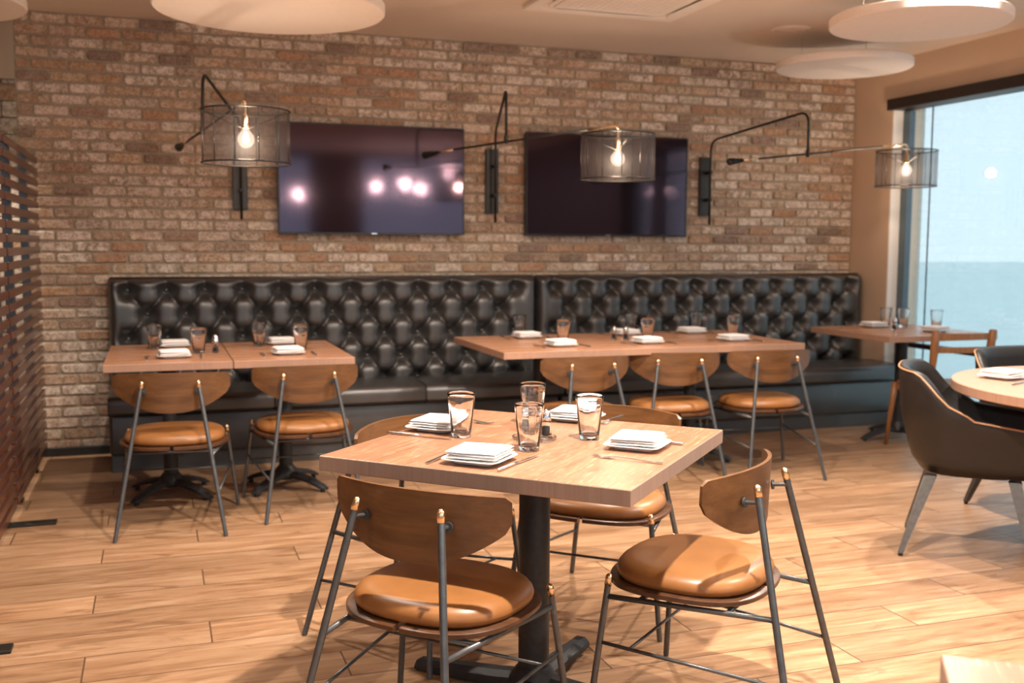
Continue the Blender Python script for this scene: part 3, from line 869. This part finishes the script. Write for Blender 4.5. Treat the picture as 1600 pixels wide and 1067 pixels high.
# ---------------------------------------------------------------- ladder back chair by the window
t = empty('ladder_back_chair', (4.83, 5.42, 0), -.14, 'orange brown wooden ladder back chair at the small window table', 'chair')
for s in (-1, 1):
    bm = tube(B(), [(s*.185, -.20, 0), (s*.19, -.19, .42), (s*.193, -.205, .55), (s*.196, -.222, .68), (s*.20, -.24, .805), (s*.20, -.2405, .812)], [.013, .020, .020, .026, .025, .018], 12)
    obj('leg', bm, M['teak'], t, True)
    bm = tube(B(), [(s*.235, .225, 0), (s*.215, .195, .30), (s*.205, .185, .43)], [.012, .019, .022], 10)
    obj('leg', bm, M['teak'], t, True)
    obj('side_rail', bx(s*.200-.011, s*.200+.011, -.19, .19, .385, .42, .004), M['teak'], t)
obj('front_rail', bx(-.20, .20, .175, .197, .385, .42, .004), M['teak'], t)
obj('rear_rail', bx(-.19, .19, -.20, -.18, .385, .42, .004), M['teak'], t)
bm = B(); loft(bm, [[(x, y, z) for x, y in superell(.222*k, .212*k, 40, 5)] for z, k in ((.42, .97), (.426, 1), (.440, 1), (.446, .96), (.448, .8))]); obj('seat', bm, M['teak'], t, 'auto')
for z0, z1 in ((.752, .790), (.664, .702)):
    yy = -.228 if z0 > .7 else -.212
    rings = []
    for i in range(13):
        u = -1+i/6; y = yy-.018*(1-u*u); rings.append([(u*.195, y-.006, z0), (u*.195, y+.006, z0), (u*.195, y+.006, z1), (u*.195, y-.006, z1)])
    obj('back_slat', loft(B(), rings), M['teak'], t, 'auto')

# ---------------------------------------------------------------- swing arm lamps
def swing_lamp(base_x, plate_z0, plate_z1, top, piv, end, wgt, label, spokes=6):
    yb = WALLY-.10; t = empty('wall_lamp', (base_x, WALLY, 1.77), 0, label, 'wall lamp', 'black swing arm wall lamps with drum shades')
    o = Vector((base_x, WALLY, 1.77)); L = lambda p: Vector(p)-o
    obj('wall_plate', bx(-.047, .047, -.034, -.004, plate_z0-1.77, plate_z1-1.77, .004), M['plate_grey'], t)
    for z in (1.67, 1.87):
        obj('bracket', bx(-.012, .012, -.112, -.034, z-1.782, z-1.758, .003), M['matte_black'], t)
    p0 = (base_x, yb, 1.485); p1 = (base_x, yb, 2.105)
    obj('support_rod', tube(B(), [L(p) for p in rounded([p0, p1, top, piv], .09, 8)], .0085, 12), M['matte_black'], t, True)
    pv = Vector(piv); e = Vector(end); w = Vector(wgt)
    obj('pivot', lathe(B(), [(.001, -.024), (.012, -.020), (.013, .018), (.009, .026)], 16, (L(pv).x, L(pv).y)), M['matte_black'], t, True).location.z = L(pv).z
    d1 = (e-pv); d2 = (w-pv)
    obj('swing_arm', tube(B(), [L(w+(pv-w)*.38), L(pv+d1*.74)], .0065, 10), M['matte_black'], t, True)
    obj('brass_rod', tube(B(), [L(w+(pv-w)*.17), L(w+(pv-w)*.38)], .0058, 10), M['brass'], t, True)
    obj('counterweight', tube(B(), [L(w), L(w+(pv-w)*.02), L(w+(pv-w)*.19)], [.014, .024, .011], 16), M['matte_black'], t, 'auto')
    drop = .125
    obj('brass_elbow', tube(B(), [L(p) for p in rounded([pv+d1*.74, e, e-Vector((0, 0, drop-.03))], .03, 6)], .0068, 10), M['brass'], t, True)
    sc = L(e-Vector((0, 0, drop)))
    obj('socket', lathe(B(), [(.012, .06), (.017, .055), (.017, .012), (.020, .008), (.020, -.004), (.012, -.006)], 20, (0, 0)), M['brass'], t, 'auto').location = sc
    bc = sc-Vector((0, 0, .055))
    bulb = obj('bulb', lathe(B(), [(.001, -.042), (.016, -.039), (.031, -.026), (.040, -.004), (.036, .018), (.022, .036), (.013, .048)], 24), M['bulb_lit'], t, True); bulb.location = bc
    obj('filament', lathe(B(), [(.001, -.022), (.011, -.013), (.014, .002), (.009, .022), (.003, .036)], 12), M['filament'], bulb, True)
    R_, H = .206, .245
    st = sc+Vector((0, 0, .045))
    sz = H/2
    cz = bc+Vector((0, 0, .01))
    bm = B(); n = 72
    a_ = [bm.verts.new((R_*math.cos(2*PI*k/n), R_*math.sin(2*PI*k/n), -sz)) for k in range(n)]
    b_ = [bm.verts.new((R_*math.cos(2*PI*k/n), R_*math.sin(2*PI*k/n), sz)) for k in range(n)]
    for k in range(n): bm.faces.new((a_[k], a_[(k+1) % n], b_[(k+1) % n], b_[k]))
    sh = obj('lamp_shade', bm, M['thread'], t, True); sh.location = cz
    bm = B()
    for z in (-sz, sz):
        c_ = [Vector((R_*math.cos(2*PI*k/48), R_*math.sin(2*PI*k/48), z)) for k in range(49)]; tube(bm, c_, .0042, 8, False)
    for k in range(12):
        a = 2*PI*k/12+.2; x, y = (R_-.001)*math.cos(a), (R_-.001)*math.sin(a); tube(bm, [(x, y, -sz), (x, y, sz)], .0018, 6)
    obj('wire_frame', bm, M['matte_black'], sh, True)
    bm = B()
    for k in range(3):
        a = 2*PI*k/3+.5; hub = Vector((0, 0, sc.z-cz.z-.002))
        tube(bm, [hub+Vector((.018*math.cos(a), .018*math.sin(a), 0)), (R_*math.cos(a), R_*math.sin(a), sz)], .002, 6)
    obj('spider', bm, M['matte_black'], sh, True)
    l = bpy.data.lights.new('bulb_light', 'POINT'); l.energy = 8; l.color = (1, .74, .54); l.shadow_soft_size = .03
    lo = bpy.data.objects.new('bulb_light', l); COL.objects.link(lo); lo.parent = t; lo.location = bc+Vector((0, 0, -.0))
    return t
swing_lamp(.527, 1.549, 2.0, (.261, 5.80, 2.235), (.252, 5.80, 1.929), (.419, 5.10, 2.005), (.141, 6.33, 1.88), 'black swing arm lamp left of both televisions, its drum shade in front of the brick')
swing_lamp(2.236, 1.549, 1.992, (1.953, 5.79, 2.235), (1.954, 5.79, 1.944), (2.439, 5.29, 1.990), (1.583, 6.30, 1.879), 'black swing arm lamp mounted between the two televisions')
swing_lamp(3.918, 1.553, 1.988, (4.013, 5.78, 2.200), (4.013, 5.78, 1.928), (5.000, 6.03, 2.044), (3.436, 5.80, 1.859), 'black swing arm lamp nearest the window, its shade in front of the glass')

# ---------------------------------------------------------------- tableware
ZT_ = .760
def make_glass():
    t = empty('drinking_glass'); t['category'] = 'glass'
    N = 32; prof = [(.001, 0), (.026, 0), (.0290, .002), (.0300, .012), (.0420, .128), (.0424, .1325), (.0412, .1340), (.0398, .1325), (.0385, .120), (.0278, .018), (.024, .0135), (.001, .0125)]
    bm = B(); rings = []
    for i, (r, z) in enumerate(prof):
        rr = []
        for k in range(N*2):
            a = PI*k/N; f = 1
            if 7 <= i <= 9 and .015 < z < .125: f = 1-.012*abs(math.sin(a*6))
            rr.append((r*f*math.cos(a), r*f*math.sin(a), z))
        rings.append(rr)
    loft(bm, rings); obj('tumbler', bm, M['glass'], t, True); return t
def make_plate():
    t = empty('side_plate'); t['category'] = 'plate'
    def sq(s, z): return [(x, y, z) for x, y in superell(s, s, 48, 7)]
    bm = B(); loft(bm, [sq(.052, 0), sq(.055, .001), sq(.057, .006), sq(.082, .0125), sq(.0835, .0145), sq(.082, .0160), sq(.064, .0110), sq(.055, .0085), sq(.02, .008)])
    obj('dish', bm, M['china'], t, 'auto'); return t
def make_napkin():
    t = empty('folded_napkin'); t['category'] = 'napkin'
    R = random.Random(3)
    def layer(z0, th, s, sk, dx, rot, droop):
        nx = 20; bm = B(); c, s_ = math.cos(rot), math.sin(rot); V = {}
        for sd in (0, 1):
            for i in range(nx+1):
                for j in range(nx+1):
                    u, v = -1+2*i/nx, -1+2*j/nx
                    x, y = u*s*(1+sk*v*.03), v*s*.93+sk*u*.004
                    edge = max(abs(u), abs(v)); z = z0+(th if sd else 0)
                    z += .0006*math.sin(3*u+1.2*v+rot*9)+.0003*math.sin(5*v-3*u) - droop*max(0, edge-.55)**2 - (.45*th*(1 if sd else -1))*max(0, edge-.86)/.14
                    X, Y = c*x-s_*y+dx, s_*x+c*y
                    V[sd, i, j] = bm.verts.new((X, Y, z))
        for sd in (0, 1):
            for i in range(nx):
                for j in range(nx): bm.faces.new((V[sd, i, j], V[sd, i+1, j], V[sd, i+1, j+1], V[sd, i, j+1]))
        for i in range(nx):
            for j in (0, nx): bm.faces.new((V[0, i, j], V[0, i+1, j], V[1, i+1, j], V[1, i, j]))
            for k in (0, nx): bm.faces.new((V[0, k, i], V[0, k, i+1], V[1, k, i+1], V[1, k, i]))
        return bm
    for k, (z0, th, s, sk, dx, rot, dr) in enumerate(((.0, .0072, .073, .3, 0, .01, .001), (.0078, .0066, .0715, -.3, .001, -.015, .002), (.0150, .0085, .072, .5, -.001, .015, .008))):
        obj('cloth_fold', layer(z0, th, s, sk, dx, rot, dr), M['linen'], t, True)
    return t
def make_fork():
    t = empty('fork'); t['category'] = 'fork'; t_ = .002
    def strip(pts):
        rings = []
        for y, w, z, th in pts: rings.append([(-w, y, z), (w, y, z), (w, y, z+th), (-w, y, z+th)])
        return loft(B(), rings)
    bm = strip([(-.10, .006, .0005, .0035), (-.06, .0045, .002, .003), (.0, .0028, .005, .003), (.03, .003, .006, .003), (.045, .009, .004, .002), (.060, .0115, .0015, .0018), (.066, .0115, .001, .0016)])
    for k in range(4):
        x = -.0095+k*.0063
        rings = []
        for y, w, z in ((.065, .0018, .001), (.085, .0015, .0015), (.100, .0009, .0045)): rings.append([(x-w, y, z), (x+w, y, z), (x+w, y, z+.0015), (x-w, y, z+.0015)])
        loft(bm, rings)
    obj('steel_fork', bm, M['cutlery'], t); return t
def make_knife():
    t = empty('table_knife'); t['category'] = 'knife'
    bm = tube(B(), [(0, -.11, .0045), (0, -.105, .0045), (0, -.03, .0045), (0, .0, .0042)], [.003, .0044, .004, .0032], 10); obj('handle', bm, M['cutlery'], t, True)
    rings = []
    for y, a, b in ((-.002, -.003, .003), (.02, -.005, .005), (.07, -.006, .006), (.10, -.002, .006), (.112, .003, .0055)): rings.append([(a, y, .002), (b, y, .0015), (b, y, .0048), (a, y, .0028)])
    obj('blade', loft(B(), rings), M['cutlery'], t); return t
def make_shaker(pep):
    nm = 'pepper_shaker' if pep else 'salt_shaker'
    t = empty(nm); t['category'] = 'shaker'
    obj('glass_body', lathe(B(), [(.001, 0), (.019, 0), (.020, .003), (.016, .020), (.0155, .045), (.014, .055), (.012, .055), (.013, .044), (.0135, .020), (.015, .006), (.001, .005)], 24), M['glass'], t, True)
    obj('filling', lathe(B(), [(.001, .0055), (.0135, .0065), (.0128, .020), (.0126, .034), (.001, .036)], 20), M['pepper' if pep else 'salt'], t, True)
    obj('cap', lathe(B(), [(.0155, .052), (.0165, .056), (.0165, .062), (.0150, .072), (.010, .080), (.004, .084), (.001, .085)], 24), M['chrome'], t, True)
    return t
PR = {}
def put(kind, x, y, z, rz, label, group=None):
    mk = {'drinking_glass': make_glass, 'side_plate': make_plate, 'folded_napkin': make_napkin, 'fork': make_fork, 'table_knife': make_knife,
          'salt_shaker': lambda: make_shaker(False), 'pepper_shaker': lambda: make_shaker(True)}[kind]
    used = kind in PR
    if not used: PR[kind] = mk()
    return place(PR[kind], used, (x, y, z), rz, label, group)

# front table: each setting is (plate xy, turn)
A0 = TA
g = 'the square front table'
FRONT = [
 (.803, 2.590, A0, 'on the camera side of the square front table'),
 (.822, 3.085, A0-PI/2, 'on the left side of the square front table'),
 (1.290, 2.635, A0+PI/2, 'on the right side of the square front table'),
 (1.300, 3.120, A0+PI, 'on the far side of the square front table')]
for x, y, a, w in FRONT:
    put('side_plate', x, y, ZT_+.0005, a, 'square white plate '+w, 'plates on the front table')
    put('folded_napkin', x, y, ZT_+.0168, a+.06, 'folded white napkin '+w, 'napkins on the front table')
def lay(kind, x0, y0, x1, y1, label, group='cutlery on the front table'):
    # placed by the midpoint between tip and handle end
    a = math.atan2(y1-y0, x1-x0)-PI/2
    put(kind, (x0+x1)/2, (y0+y1)/2, ZT_+.0006, a, label, group)
lay('table_knife', .795, 2.440, .985, 2.620, 'steel knife right of the napkin on the camera side of the square front table')
lay('fork', .660, 2.600, .80, 2.745, 'steel fork half hidden behind the napkin on the camera side of the square front table')
lay('table_knife', .652, 3.062, .816, 2.905, 'steel knife between the left napkin and the left glass of the square front table')
lay('fork', .885, 3.265, 1.005, 3.120, 'steel fork beyond the left napkin on the square front table')
lay('fork', 1.255, 2.405, 1.115, 2.560, 'steel fork with its tines towards the glass, in front of the right napkin')
lay('table_knife', 1.430, 2.620, 1.28, 2.785, 'steel knife mostly hidden behind the right napkin on the square front table')
lay('fork', 1.478, 3.140, 1.335, 2.998, 'steel fork right of the far napkin on the square front table')
for x, y, w in ((.855, 2.945, 'by the left napkin on the square front table'), (.979, 2.690, 'nearest the camera, in front of the salt and pepper shakers'),
                (1.206, 2.790, 'between the far napkin and the right napkin on the square front table'), (1.135, 3.085, 'farthest back on the square front table, behind the shakers')):
    put('drinking_glass', x, y, ZT_+.0004, rnd.uniform(0, 1), 'empty clear tumbler '+w, 'tumblers on the front table')
t = empty('condiment_stand', (1.050, 2.838, ZT_+.0004), A0, 'small clear round tray holding the shakers on the front table', 'tray')
obj('tray', lathe(B(), [(.001, 0), (.062, 0), (.066, .004), (.066, .010), (.063, .010), (.061, .005), (.001, .0045)], 40), M['acrylic'], t, True)
bm = tube(B(), [(0, 0, .0045), (0, 0, .06)], .002, 8); tube(bm, [Vector((0, .010*math.cos(a), .07+.010*math.sin(a))) for a in [2*PI*k/16 for k in range(17)]], .0018, 6, False)
obj('loop_handle', bm, M['chrome'], t, True)
put('salt_shaker', 1.020, 2.850, ZT_+.0055, 0, 'salt shaker with chrome cap, left of the pair on the front table', 'shakers')
put('pepper_shaker', 1.082, 2.828, ZT_+.0055, 0, 'pepper shaker with chrome cap, right of the pair on the front table', 'shakers')

# banquette tables
def seat_set(tab, cx, yf, yb, gf, gb, who):
    for (y, gx, side, a) in ((yf, gf, 'chair', 0), (yb, gb, 'bench', PI)):
        w = 'on the %s side of %s' % (side, who)
        put('side_plate', cx[0 if side == 'chair' else 1], y, ZT_+.0005, a, 'square white plate '+w, 'plates on the banquette tables')
        put('folded_napkin', cx[0 if side == 'chair' else 1], y, ZT_+.0168, a+.05, 'folded white napkin '+w, 'napkins on the banquette tables')
        put('drinking_glass', gx[0], gx[1], ZT_+.0004, rnd.uniform(0, 1), 'empty clear tumbler '+w, 'tumblers on the banquette tables')
        x = cx[0 if side == 'chair' else 1]; s = 1 if a == 0 else -1; d = .012
        put('fork', x-s*.130, y-s*.02, ZT_+.0006, a, 'steel fork '+w, 'cutlery on the banquette tables')
        put('table_knife', x+s*.130, y-s*.02, ZT_+.0006, a, 'steel knife '+w, 'cutlery on the banquette tables')
seat_set(0, (.075, .085), 5.44, 5.98, (.200, 5.60), (-.02, 5.90), 'the table nearest the slatted screen')
seat_set(1, (.640, .668), 5.44, 5.98, (.728, 5.615), (.535, 5.90), 'the second table from the slatted screen')
put('pepper_shaker', .292, 5.76, ZT_+.0005, 0, 'pepper shaker standing behind its pair on the small table by the slatted screen', 'shakers')
put('salt_shaker', .285, 5.60, ZT_+.0005, 0, 'salt shaker in front of its pair on the small table by the slatted screen', 'shakers')
seat_set(2, (2.165, 2.150), 5.43, 5.96, (2.255, 5.62), (2.145, 6.08), 'the left end of the long table')
seat_set(3, (2.715, 2.830), 5.44, 5.98, (2.80, 5.61), (2.920, 6.09), 'the middle of the long table')
seat_set(4, (3.290, 3.310), 5.44, 5.99, (3.420, 5.66), (3.395, 6.09), 'the right end of the long table')
put('pepper_shaker', 2.620, 5.70, ZT_+.0005, 0, 'pepper shaker standing left of the salt on the long table', 'shakers')
put('salt_shaker', 2.680, 5.66, ZT_+.0005, 0, 'salt shaker standing right of the pepper on the long table', 'shakers')
for x, y, a, w in ((4.95, 5.62, .2, 'on the chair side of the window table'), (4.80, 6.06, PI, 'on the bench side of the window table')):
    put('side_plate', x, y, ZT_+.0005, a, 'square white plate '+w, 'plates on the banquette tables')
    put('folded_napkin', x, y, ZT_+.0168, a, 'folded white napkin '+w, 'napkins on the banquette tables')
for x, y, w in ((4.935, 6.10, 'beside the bench side napkin on the window table'), (5.02, 6.02, 'second one behind the shaker on the window table'), (5.10, 5.78, 'by the glass of the window, at the back of the window table')):
    put('drinking_glass', x, y, ZT_+.0004, 0, 'empty clear tumbler '+w, 'tumblers on the banquette tables')
put('salt_shaker', 4.79, 5.83, ZT_+.0005, 0, 'salt shaker alone on the window table', 'shakers')
# round table
put('side_plate', 3.50, 3.545, ZT_+.0005, .25, 'square white side plate under a napkin on the round table', 'plates on the round table')
put('folded_napkin', 3.50, 3.545, ZT_+.0168, .3, 'white cloth napkin folded on its plate on the round table', 'napkins on the round table')
put('table_knife', 3.46, 3.395, ZT_+.0006, -1.15, 'steel knife in front of the napkin on the round table', 'cutlery on the round table')
put('drinking_glass', 3.455, 3.20, ZT_+.0004, 0, 'empty clear tumbler on the round table, cut by the right edge', 'tumblers on the round table')
